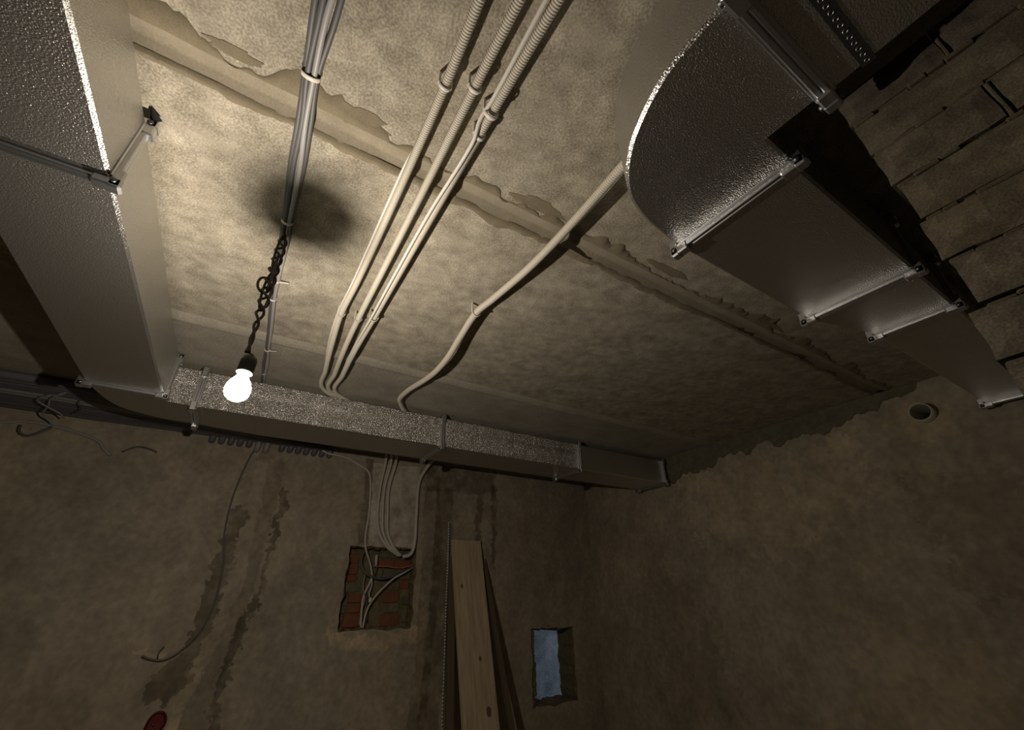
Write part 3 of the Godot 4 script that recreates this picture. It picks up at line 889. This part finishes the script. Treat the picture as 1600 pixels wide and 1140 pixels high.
func build_conduits() -> void:
	var rr := 0.0128
	var g := "corrugated conduits side by side on the ceiling"
	var ends := [[1.055, 1.045, 1.055, 1.09, 1.174, 1.290], [1.105, 1.085, 1.10, 1.125, 1.20, 1.30], [1.150, 1.125, 1.145, 1.165, 1.23, 1.31]]
	var lines := [
		[[0.18, 1.135, 0.9], [0.178, 1.135, 0.4], [0.178, 1.135, -0.3], [0.189, 1.134, -0.593], [0.193, 1.134, -0.868], [0.195, 1.134, -1.132], [0.194, 1.133, -1.5], [0.189, 1.132, -1.764], [0.200, 1.118, -1.96], [0.235, 1.116, -2.35], [0.271, 1.131, -2.635]],
		[[0.255, 1.135, 0.9], [0.255, 1.135, 0.4], [0.255, 1.135, -0.3], [0.255, 1.134, -0.562], [0.260, 1.134, -0.936], [0.264, 1.133, -1.4], [0.266, 1.132, -1.76], [0.270, 1.118, -2.02], [0.288, 1.116, -2.36], [0.312, 1.131, -2.647]],
		[[0.327, 1.135, 0.9], [0.327, 1.135, 0.4], [0.327, 1.135, -0.3], [0.325, 1.134, -0.575], [0.325, 1.134, -0.987], [0.326, 1.133, -1.4], [0.327, 1.132, -1.711], [0.322, 1.118, -2.03], [0.332, 1.118, -2.36], [0.352, 1.131, -2.661]]]
	var lab := ["leftmost of the three pale corrugated conduits on the ceiling, nearest the bulb", "middle one of the three pale corrugated conduits on the ceiling", "rightmost of the three parallel pale conduits, with a white cable beside it"]
	for i in 3:
		var e: Array = ends[i]
		var a: Array = lines[i].duplicate()
		var x0: float = a[-1][0]
		a.append([lerpf(x0, e[0], 0.25), 1.131, -2.85])
		a.append([lerpf(x0, e[0], 0.6), 1.131, -3.25])
		a.append([lerpf(x0, e[0], 0.92), 1.125, -3.70])
		a.append([e[0], 1.07, -3.87])
		a.append([e[1], 0.84, -3.905])
		a.append([e[2], 0.60, -3.91])
		a.append([e[3], 0.464, -3.91])
		a.append([e[4], 0.355, -3.915])
		a.append([e[5], 0.292, -3.95])
		var pth: Array = []
		for p in a:
			var k := lerpf(0.975, 1.0, smoothstep(-2.1, -2.62, p[2]))
			pth.append(v(p[0] * k, p[1] * k, p[2] * k))
		var o := mi("corrugated_conduit", tube_mesh(pth, rr, 0.0016, 10, -1.0, 0.15), M.pvc)
		tag(o, lab[i], "conduit", g)
	# fourth conduit, sagging to the duct
	var c4 := [[0.70, 1.132, 0.9], [0.72, 1.132, 0.0], [0.741, 1.132, -0.523], [0.752, 1.131, -0.763], [0.752, 1.129, -1.039], [0.728, 1.128, -1.30], [0.713, 1.127, -1.424], [0.730, 1.108, -1.634], [0.742, 1.080, -1.804], [0.748, 1.078, -1.98], [0.748, 1.099, -2.16], [0.728, 1.115, -2.36], [0.726, 1.118, -2.52], [0.765, 1.126, -2.62], [0.82, 1.130, -2.72], [1.1, 1.130, -3.1], [1.45, 1.13, -3.55], [1.46, 1.08, -3.84], [1.405, 0.93, -3.90], [1.407, 0.63, -3.905], [1.414, 0.40, -3.905], [1.390, 0.305, -3.91], [1.335, 0.282, -3.95]]
	var p4: Array = []
	for p in c4:
		var k := 0.955 + 0.02 * smoothstep(-0.95, -1.4, p[2]) + 0.025 * smoothstep(-1.5, -1.75, p[2])
		p4.append(v(p[0] * k, p[1] * k, p[2] * k))
	var o4 := mi("corrugated_conduit", tube_mesh(p4, 0.0160, 0.0018, 10, -1.0, 0.14), M.pvc)
	tag(o4, "single pale conduit sagging from the rounded duct elbow to the back duct", "conduit")
	# thin cables along the conduits
	run("white_cable", [[0.184, 1.116, -0.77], [0.176, 1.112, -0.85], [0.174, 1.106, -1.0], [0.174, 1.101, -1.25], [0.173, 1.097, -1.48], [0.169, 1.102, -1.71], [0.182, 1.094, -1.95], [0.222, 1.106, -2.3], [0.253, 1.124, -2.63]], 0.004, M.pvc_white, "thin white cable along the left side of the leftmost conduit", "cable")
	run("white_cable", [[0.298, 1.128, 1.9], [0.298, 1.124, 0.2], [0.297, 1.108, -0.3], [0.301, 1.104, -0.55], [0.297, 1.100, -0.61], [0.307, 1.088, -0.67], [0.300, 1.094, -0.97], [0.301, 1.092, -1.38], [0.303, 1.088, -1.66], [0.302, 1.088, -1.98], [0.320, 1.106, -2.35], [0.336, 1.124, -2.655]], 0.0055, M.pvc_white, "thin white cable along the rightmost of the three parallel conduits", "cable")
	var cg := "clips on the ceiling conduits"
	clip("clip on the leftmost ceiling conduit, near the upper frame edge", 0.189, 1.134, -0.60, 0.0145, M.pvc_white, cg)
	clip("clip on the middle ceiling conduit, near the upper frame edge", 0.256, 1.134, -0.566, 0.0145, M.pvc_white, cg)
	clip("upper clip on the rightmost of three conduits, holding a white cable", 0.322, 1.132, -0.60, 0.018, M.pvc_white, cg)
	clip("second clip on the rightmost of three conduits, below the upper one", 0.325, 1.133, -0.672, 0.0145, M.pvc_white, cg)
	clip("clip on the leftmost conduit where it bends towards the back duct", 0.189, 1.132, -1.765, 0.0145, M.pvc, cg)
	clip("clip on the middle conduit where it bends towards the back duct", 0.266, 1.132, -1.765, 0.0145, M.pvc, cg)
	clip("clip on the rightmost of three conduits where it bends to the duct", 0.325, 1.130, -1.715, 0.018, M.pvc, cg)
	clip("clip where the single sagging conduit leaves the ceiling", 0.713, 1.127, -1.43, 0.019, M.pvc, cg)
	# grey cables bundled over the lamp
	var bg := "grey cables bundled along the ceiling"
	var cx := [-0.128, -0.116, -0.104, -0.092, -0.080]
	for i in 5:
		var s: float = cx[i]
		var k := (i - 2) * 0.012
		var yy := 1.141 - (0.010 if i % 2 == 1 else 0.0)
		var a: Array = [[s - 0.004, 1.143, 2.0], [s + k * 0.6, 1.142, 0.3], [-0.098 + k * 1.05 + 0.006 * sin(i * 2.3), yy, -0.45], [-0.102 + k * 0.85 + 0.005 * sin(i * 1.9), yy - 0.004, -0.60], [-0.104 + k * 0.6, yy, -0.75], [-0.101 + k * 0.55 + 0.004 * sin(i * 2.0), yy - 0.002, -0.88], [-0.096 + k * 0.75, yy, -1.05], [-0.092 + k * 0.5, yy, -1.29]]
		if i == 1 or i == 3:
			a += [[-0.088 + k * 0.6, yy, -1.45], [-0.090 + k * 0.5, yy, -1.66], [-0.088 + k * 0.45, yy, -1.80], [-0.076 + k * 0.45, minf(yy, 1.134), -2.05], [-0.069 + k * 0.4, 1.125, -2.20], [-0.067 + k * 0.4, minf(yy, 1.130), -2.28], [-0.062 + k * 0.8, yy, -2.45], [-0.057 + k * 0.4, yy, -2.61], [-0.05 + k * 0.4, 1.140, -2.8], [0.0, 1.140, -3.4]]
		else:
			a += [[-0.090 + k * 0.5, yy, -1.40], [-0.092 + k * 0.4, yy - 0.006, -1.50]]
		var light: bool = i == 3 or i == 2
		run("grey_cable", a, 0.0072, M.cable_grey if light else M.cable_dark, ["leftmost grey cable of the tied bundle on the ceiling above the bulb", "dark grey bundle cable, second from left, running on to the back duct", "middle, lighter grey cable of the tied bundle above the bulb", "light grey bundle cable, second from right, running on to the back duct", "rightmost dark cable of the tied bundle above the bulb"][i], "cable", bg, 0.02, 0.0045)
	var tg := "cable ties on the ceiling bundle"
	tie("pale tie on the grey cable bundle beside the slab joint", v(-0.104, 1.137, -0.752), 0.022, 0.014, tg, false)
	tie("tie on the grey cable bundle over the dark round shadow", v(-0.092, 1.137, -1.295), 0.018, 0.013, tg, false)
	tie("tie on the grey cables just below the round shadow", v(-0.089, 1.137, -1.66), 0.013, 0.012, tg)
	tie("white tie on the grey cables beside the twisted lamp cord", v(-0.088, 1.137, -1.80), 0.013, 0.013, tg, false)
	tie("tie with a long tail on the grey cables beside the lamp socket", v(-0.067, 1.130, -2.285), 0.012, 0.012, tg)
	tie("tie on the grey cables right above the back duct", v(-0.057, 1.137, -2.605), 0.012, 0.012, tg, false)

# ------------------------------------------------------------------ hanging bulb
func build_lamp() -> void:
	var c := v(-0.074, 0.472, -1.223)
	var t := thing("hanging_light_bulb", "lit bare bulb in a black socket hanging on a twisted cord", "light bulb", c)
	var tilt := Transform3D(Basis(Vector3(1, 0, 0), -0.03) * Basis(Vector3(0, 0, 1), -0.05), Vector3.ZERO)
	var st := begin(true)
	lathe(st, tilt, [[0.0125, 0.050], [0.0135, 0.042], [0.0170, 0.034], [0.0235, 0.024], [0.0283, 0.012], [0.030, 0.0], [0.0285, -0.012], [0.0235, -0.021], [0.015, -0.0275], [0.006, -0.030], [0.0, -0.0303]], 28)
	mi("bulb_glass", done(st), M.bulb, t)
	st = begin(true)
	lathe(st, tilt, [[0.0, 0.112], [0.005, 0.112], [0.008, 0.109], [0.0150, 0.102], [0.0188, 0.094], [0.0200, 0.085], [0.0200, 0.056], [0.0192, 0.0525], [0.0145, 0.0525], [0.0140, 0.06]], 24)
	var so := mi("socket", done(st), M.socket, t)
	st = begin(true)
	lathe(st, tilt, [[0.0192, 0.0535], [0.0196, 0.0510], [0.0180, 0.0485], [0.0136, 0.0485], [0.0130, 0.053]], 24)
	mi("socket_rim", done(st), M.pvc_white, so)
	# cord: two strands twisted round each other, gathered in loops higher up
	var top := v(-0.090, 1.118, -1.345) - c
	var bot := Vector3(-0.0055, 0.112, -0.003)
	st = begin(true)
	for s in 2:
		var path: Array = []
		for k in 41:
			var f := k / 40.0
			var p := bot.lerp(top, f)
			var amp := 0.0035 + 0.0105 * smoothstep(0.12, 0.4, f) * (1.0 - smoothstep(0.9, 1.0, f))
			var a := f * 34.0 + PI * s
			path.append(p + Vector3(cos(a) * amp, 0, sin(a) * amp * 0.7))
		tube(st, spline(path, 0.006), 0.0040, -1.0, 7)
	# folded spare length
	for L in [[0.30, 0.62, 0.012, 0.3], [0.46, 0.80, 0.013, 1.4], [0.62, 0.99, 0.014, 2.4], [0.44, 0.56, 0.019, -0.4]]:
		var path: Array = []
		for k in 25:
			var a := TAU * k / 24.0
			var f := lerpf(L[0], L[1], 0.5 - 0.5 * cos(a))
			var side: float = sin(a) * L[2]
			path.append(bot.lerp(top, f) + Vector3(cos(L[3]) * side - (0.012 if L[2] > 0.018 else 0.0), 0, sin(L[3]) * side))
		tube(st, spline(path, 0.006), 0.0040, -1.0, 7)
	mi("twisted_cord", done(st), M.cord, t)
	var lamp := OmniLight3D.new()
	lamp.name = "bulb_light"
	lamp.light_color = LAMP_COLOR
	lamp.light_energy = LAMP_ENERGY
	lamp.light_size = 0.004
	lamp.omni_range = 12.0
	lamp.omni_attenuation = 2.0
	lamp.shadow_enabled = true
	t.add_child(lamp)
	lamp.position = Vector3(0.0, -0.008, 0.0)

# ------------------------------------------------------------------ things on the back wall
func build_back() -> void:
	# dark conduits side by side on the ceiling, bending down into the wall behind the duct
	var g := "dark conduits packed along the ceiling over the back wall"
	for i in 14:
		var z := -3.335 - i * 0.0425
		var xe := -0.30 + i * 0.063
		if i > 6: xe += 0.05
		var low := 1.075 if i != 5 and i != 6 else 1.045
		var yc := CEIL - 0.026 - 0.004 * rag(i * 3.0, 0, 90.0, 2.0)
		var zw := ZB + 0.027
		var a := [[XL + 0.02, yc, z + 0.01 * sin(i * 1.3)], [-1.6, yc - 0.004, z + 0.012 * sin(i * 2.1)], [-1.0, yc - 0.006, z + 0.008 * cos(i * 1.7)], [xe - 0.25, yc - 0.003, lerpf(z, zw, 0.35)], [xe - 0.06, yc, lerpf(z, zw, 0.8)], [xe, yc - 0.008, zw + 0.004], [xe + 0.004, low + 0.02, zw], [xe + 0.002, low, zw - 0.012], [xe, low - 0.006, zw - 0.045]]
		var o := run("dark_conduit", a, 0.024, M.pvc_grey if (i == 5 or i == 6) else M.pvc_dark, "dark conduit, %s from the back wall in the packed ceiling row" % ORD[13 - i], "conduit", g, 0.02, -1.0, 0.0)
		if i == 5 or i == 6: o.set_meta("label", "%s of two paler conduit ends hanging lower in the dark row" % ("left" if i == 5 else "right"))
	# long grey cable from the conduit row into the niche
	run("grey_cable", [[0.50, 1.09, -3.86], [0.56, 1.075, -3.88], [0.69, 1.07, -3.90], [0.82, 1.03, -3.925], [0.93, 0.97, -3.930], [0.965, 0.84, -3.931], [0.985, 0.6, -3.931], [0.980, 0.44, -3.925], [0.998, 0.337, -3.93], [1.065, 0.22, -3.97], [1.095, 0.12, -3.99], [1.05, -0.02, -3.99], [1.05, -0.135, -3.985], [1.062, -0.245, -3.99]], 0.008, M.pvc, "grey cable from the dark conduit row down into the brick niche", "cable")
	run("black_cable", [[1.005, 0.33, -3.99], [0.99, 0.24, -3.985], [1.02, 0.165, -3.975], [1.075, 0.130, -3.965], [1.174, 0.112, -3.96], [1.29, 0.138, -3.965], [1.40, 0.185, -3.98], [1.46, 0.21, -4.0]], 0.010, M.cable_dark, "thick dark cable sagging across the brick niche", "cable")
	run("orange_cable", [[1.10, 0.207, -3.99], [1.2, 0.205, -3.985], [1.328, 0.195, -3.98], [1.40, 0.207, -3.985], [1.46, 0.222, -4.0]], 0.005, std(Color(0.74, 0.46, 0.28), 0.5), "thin orange-beige cable lying straight across the niche", "cable")
	run("white_cable", [[1.455, 0.205, -3.995], [1.37, 0.16, -3.97], [1.277, 0.112, -3.96], [1.20, 0.045, -3.965], [1.147, -0.012, -3.97], [1.10, -0.09, -3.98], [1.082, -0.16, -3.985], [1.078, -0.25, -3.99]], 0.0075, M.pvc, "pale cable curving diagonally through the lower half of the niche", "cable")
	run("thin_wire", [[1.12, 0.29, -4.0], [1.125, 0.2, -3.985], [1.10, 0.10, -3.98], [1.075, 0.0, -3.98], [1.09, -0.1, -3.985], [1.10, -0.2, -3.99]], 0.0045, M.cable_dark, "dark thin wire dangling in the middle of the niche", "wire")
	run("thin_wire", [[1.04, 0.14, -3.99], [1.035, 0.05, -3.985], [1.06, -0.03, -3.98], [1.05, -0.12, -3.985], [1.045, -0.22, -3.99]], 0.004, M.cable_grey, "pale thin wire hanging along the left bricks of the niche", "wire")
	run("thin_wire", [[1.085, 0.14, -3.975], [1.10, 0.07, -3.97], [1.085, 0.0, -3.968], [1.10, -0.04, -3.97]], 0.004, M.pvc_white, "short white wire end hanging in the centre of the niche", "wire")
	var nut := begin(true)
	lathe(nut, at(v(1.102, -0.045, -3.968)), [[0.0, 0.018], [0.008, 0.016], [0.013, 0.006], [0.014, -0.012], [0.009, -0.018], [0.0, -0.018]], 12)
	tag(mi("wire_connector", done(nut), M.pvc_white), "small white wire connector hanging in the centre of the niche", "connector")
	var plug := begin(true)
	lathe(plug, Transform3D(Basis(Vector3.BACK, 0.1), v(1.115, 0.255, -3.985)), [[0.0, 0.04], [0.011, 0.038], [0.012, 0.0], [0.009, -0.045], [0.0, -0.047]], 12)
	tag(mi("conduit_end", done(plug), M.pvc), "pale upright conduit end at the top of the niche", "conduit")
	# cable hanging down the wall chase on the left
	run("wall_cable", [[0.02, 1.05, ZB + 0.012], [-0.01, 1.00, ZB + 0.014], [-0.05, 0.69, ZB + 0.012], [-0.04, 0.42, ZB + 0.015], [0.01, 0.2, ZB + 0.012], [0.02, -0.06, ZB + 0.012], [-0.02, -0.22, ZB + 0.012], [-0.1, -0.32, ZB + 0.014], [-0.17, -0.355, ZB + 0.016], [-0.24, -0.345, ZB + 0.012], [-0.285, -0.325, ZB + 0.02]], 0.006, M.cable_dark, "thin dark cable hanging down the left plaster chase", "cable")
	run("wire_stub", [[-0.20, -0.345, ZB + 0.018], [-0.205, -0.31, ZB + 0.026], [-0.185, -0.28, ZB + 0.03]], 0.004, M.cable_dark, "short wire end sticking up from the left wall cable", "wire")
	run("wall_cable", [[XL + 0.03, 0.97, ZB + 0.014], [-1.9, 0.99, ZB + 0.014], [-1.44, 1.005, ZB + 0.014], [-1.33, 1.03, ZB + 0.016], [-1.17, 1.02, ZB + 0.016], [-1.03, 0.992, ZB + 0.014], [-0.93, 0.955, ZB + 0.014], [-0.885, 0.905, ZB + 0.014], [-0.84, 0.872, ZB + 0.014]], 0.009, M.cable_grey, "grey cable along the top of the back wall at the far left", "cable")
	run("cable_loop", [[-1.19, 1.01, ZB + 0.03], [-1.24, 0.96, ZB + 0.03], [-1.285, 0.935, ZB + 0.03], [-1.325, 0.955, ZB + 0.032], [-1.335, 1.0, ZB + 0.03]], 0.008, M.cable_dark, "dark cable loop hanging under the grey cable at the far left", "cable")
	run("wall_cable", [[-0.79, 0.905, ZB + 0.012], [-0.72, 0.952, ZB + 0.012], [-0.64, 0.945, ZB + 0.012], [-0.6, 0.93, ZB + 0.01]], 0.006, M.cable_dark, "short dark cable piece on the wall below the duct elbow", "cable")
	# loose wires under the left flange
	run("loose_wire", [[-1.035, 1.11, -3.39], [-1.09, 1.09, -3.44], [-1.15, 1.085, -3.55], [-1.165, 1.07, -3.62], [-1.22, 1.05, -3.78], [-1.20, 1.035, -3.88], [-1.19, 1.02, ZB + 0.02]], 0.005, M.cable_grey, "longest pale loose wire hanging beside the duct elbow", "wire")
	run("loose_wire", [[-1.04, 1.11, -3.38], [-1.07, 1.085, -3.42], [-1.14, 1.08, -3.46], [-1.20, 1.07, -3.55], [-1.17, 1.06, -3.62], [-1.12, 1.05, -3.70], [-1.11, 1.04, -3.76]], 0.004, M.cable_grey, "curled loose wire hanging beside the duct elbow", "wire")
	run("loose_wire", [[-1.0, 1.10, -3.5], [-1.02, 1.085, -3.54], [-1.01, 1.075, -3.60], [-1.05, 1.06, -3.68]], 0.004, M.cable_dark, "short dark loose wire near the white plastic pieces", "wire")
	run("loose_wire", [[-1.03, 1.115, -3.30], [-1.08, 1.11, -3.32], [-1.13, 1.105, -3.36]], 0.004, M.cable_grey, "short straight loose wire just under the duct flange", "wire")
	var st := begin()
	cbox(st, Transform3D(Basis(Vector3.UP, 0.9) * Basis(Vector3.BACK, 0.3), v(-1.02, 1.105, -3.42)), Vector3(0.012, 0.008, 0.11), 0.002)
	tag(mi("plastic_strip", done(st), M.pvc_white), "white plastic strip stuck out beside the duct elbow", "strip")
	st = begin()
	cbox(st, at(v(-0.985, 1.108, -3.575)), Vector3(0.045, 0.022, 0.03), 0.004)
	cbox(st, Transform3D(Basis(Vector3.BACK, 0.3), v(-1.0, 1.122, -3.575)), Vector3(0.012, 0.034, 0.02), 0.003)
	tag(mi("plastic_clip", done(st), M.pvc_white), "small white plastic clip under the ceiling by the duct elbow", "clip")
	# red socket box set into the plaster
	var sb := thing("socket_box", "red plastic socket box set in the plaster at the bottom left", "socket box", v(-0.105, -0.675, ZB))
	st = begin(true)
	var path := PackedVector3Array()
	var pts: Array[Vector2] = []
	for k in 33:
		var a := TAU * k / 32.0
		var rad := 0.047 * (1.0 + 0.42 * pow(maxf(0.0, cos(a - 4.0)), 5.0))
		pts.append(Vector2(cos(a) * rad * 0.92, sin(a) * rad * 1.12))
	for p in pts: path.append(Vector3(p.x, p.y, 0.008))
	tube(st, path, 0.007, 0.010, 6, 0.0, Vector3.BACK)
	mi("rim", done(st), M.red_dark, sb)
	st = begin()
	for k in 32:
		_face(st, Vector3(0, 0, 0.004), Vector3(pts[k].x, pts[k].y, 0.006), Vector3(pts[k + 1].x, pts[k + 1].y, 0.006), Vector3.BACK)
	mi("cup", done(st), M.red, sb)
	st = begin(true)
	lathe(st, Transform3D(Basis(Vector3.RIGHT, PI / 2.0), Vector3(-0.012, -0.01, 0.004)), [[0.0, 0.006], [0.006, 0.006], [0.007, 0.002]], 10)
	mi("screw", done(st), M.steel_dark, sb)
	# boards and bars leaning on the wall
	lean("wood_board", "wide pale wooden board leaning on the back wall", "board", Vector3(1.922, 0.43, ZB + 0.028), Vector3(1.922, -EYE, -3.365), 0.304, 0.025, M.wood)
	lean("wood_batten", "dark narrow wooden batten leaning just right of the wide board", "batten", Vector3(2.118, 0.27, ZB + 0.02), Vector3(2.275, -EYE, -3.43), 0.04, 0.03, M.wood_dark)
	lean("wood_batten", "dark wooden batten leaning behind the left edge of the wide board", "batten", Vector3(1.79, 0.30, ZB + 0.02), Vector3(1.70, -EYE, -3.55), 0.06, 0.02, M.wood_dark)
	var pb := v(1.746, 0.592, ZB + 0.02)
	var pe := v(1.746, -EYE, -3.80)
	var bar := thing("metal_profile", "thin bright metal profile leaning upright left of the wide board", "metal profile", pe)
	var up := (pb - pe)
	var ln := up.length()
	var bs := Basis(Vector3.RIGHT, Vector3.UP, Vector3.BACK).rotated(Vector3.RIGHT, -atan2(pe.z - pb.z, up.y))
	st = begin()
	cbox(st, Transform3D(bs, bs * Vector3(0, ln / 2.0, 0.0)), Vector3(0.014, ln, 0.0015), 0.0)
	cbox(st, Transform3D(bs, bs * Vector3(0.007, ln / 2.0, -0.010)), Vector3(0.0015, ln, 0.02), 0.0)
	mi("flat_flange", done(st), M.steel, bar)
	st = begin()
	for k in 90:
		cbox(st, Transform3D(bs, bs * Vector3(-0.006, 0.01 + (ln - 0.02) * k / 89.0, 0.001)), Vector3(0.010, 0.013, 0.003), 0.0005)
	mi("bead_edge", done(st), M.tie, bar).set_meta("kind", "stuff")

func lean(called: String, label: String, cat: String, top: Vector3, foot: Vector3, w: float, t: float, mat: Material) -> void:
	var a := v(top.x, top.y, top.z)
	var b := v(foot.x, foot.y, foot.z)
	var y := (a - b).normalized()
	var x := (Vector3.RIGHT - y * y.x).normalized()
	var z := x.cross(y)
	var bas := Basis(x, y, z)
	var ln := (a - b).length()
	var st := begin()
	var h := Vector3(w, ln, t) / 2.0
	# box with length-wise uv on its broad faces
	for fz in [1.0, -1.0]:
		var c := [Vector3(-h.x, -h.y, h.z * fz), Vector3(h.x, -h.y, h.z * fz), Vector3(h.x, h.y, h.z * fz), Vector3(-h.x, h.y, h.z * fz)]
		var uv := [Vector2(0, 1), Vector2(1, 1), Vector2(1, 0), Vector2(0, 0)]
		for id in ([0, 2, 1, 0, 3, 2] if fz > 0 else [0, 1, 2, 0, 2, 3]):
			st.set_uv(uv[id])
			st.add_vertex(c[id])
	st.set_uv(Vector2(0.1, 0.5))
	for e in [[Vector3(h.x, -h.y, h.z), Vector3(h.x, -h.y, -h.z), Vector3(h.x, h.y, -h.z), Vector3(h.x, h.y, h.z)], [Vector3(-h.x, -h.y, -h.z), Vector3(-h.x, -h.y, h.z), Vector3(-h.x, h.y, h.z), Vector3(-h.x, h.y, -h.z)],
			[Vector3(-h.x, h.y, h.z), Vector3(h.x, h.y, h.z), Vector3(h.x, h.y, -h.z), Vector3(-h.x, h.y, -h.z)], [Vector3(-h.x, -h.y, -h.z), Vector3(h.x, -h.y, -h.z), Vector3(h.x, -h.y, h.z), Vector3(-h.x, -h.y, h.z)]]:
		quad(st, e[0], e[1], e[2], e[3])
	var o := mi(called, done(st), mat)
	o.transform = Transform3D(bas, (a + b) / 2.0 + Vector3(0, t * 0.5 * absf(z.y), 0))
	tag(o, label, cat)

func build_pipe() -> void:
	var st := begin(true)
	var t := Transform3D(Basis(Vector3.BACK, PI / 2.0), v(XR, 0.945, -0.725))
	lathe(st, t, [[0.0495, -0.2], [0.0495, 0.07], [0.051, 0.085], [0.055, 0.085], [0.055, 0.0], [0.055, -0.2]], 28)
	var stub := mi("pipe_stub", done(st), M.pvc)
	tag(stub, "short open pipe stub sticking out of the right wall", "pipe")

# ------------------------------------------------------------------ camera and light
const LAMP_COLOR := Color(1.0, 0.94, 0.875)
const LAMP_ENERGY := 0.80

func _ready() -> void:
	rng.seed = 7
	nz.seed = 3
	nz.frequency = 0.01
	nz.fractal_octaves = 3
	nz.noise_type = FastNoiseLite.TYPE_SIMPLEX_SMOOTH
	var cam := Camera3D.new()
	cam.name = "camera"
	cam.fov = 81.70
	cam.near = 0.02
	cam.far = 50.0
	cam.transform = Transform3D(Basis(Vector3.UP, deg_to_rad(-32.283)) * Basis(Vector3.RIGHT, deg_to_rad(28.24)) * Basis(Vector3.BACK, deg_to_rad(-0.81)), v(0, 0, 0))
	add_child(cam)
	cam.current = true
	var we := WorldEnvironment.new()
	we.name = "environment"
	var env := Environment.new()
	env.background_mode = Environment.BG_COLOR
	env.background_color = Color(0, 0, 0)
	env.tonemap_mode = Environment.TONE_MAPPER_LINEAR
	env.tonemap_exposure = 1.0
	env.sdfgi_enabled = true
	env.ssao_enabled = true
	env.ssil_enabled = true
	we.environment = env
	add_child(we)
	# cool daylight in the next room, in front of its window
	var day := AreaLight3D.new()
	day.name = "daylight"
	day.area_size = Vector2(0.55, 1.15)
	day.light_color = Color(0.88, 0.94, 1.0)
	day.light_energy = 0.32
	day.shadow_enabled = true
	day.area_range = 6.0
	add_child(day)
	day.position = v(5.44, 0.0, ZB - 0.75)
	day.rotation.y = PI / 2.0
	M.daylight = std(Color(0.8, 0.85, 0.9), 0.5)
	M.daylight.emission_enabled = true
	M.daylight.emission = Color(0.78, 0.88, 1.0)
	M.daylight.emission_energy_multiplier = 0.6
	M.bulb = std(Color(1, 0.97, 0.9), 0.2)
	M.bulb.emission_enabled = true
	M.bulb.emission = Color(1.0, 0.95, 0.84)
	M.bulb.emission_energy_multiplier = 40.0
	make_materials()
	build_ceiling()
	build_walls()
	build_partition()
	build_ducts()
	build_conduits()
	build_lamp()
	build_back()
	build_pipe()
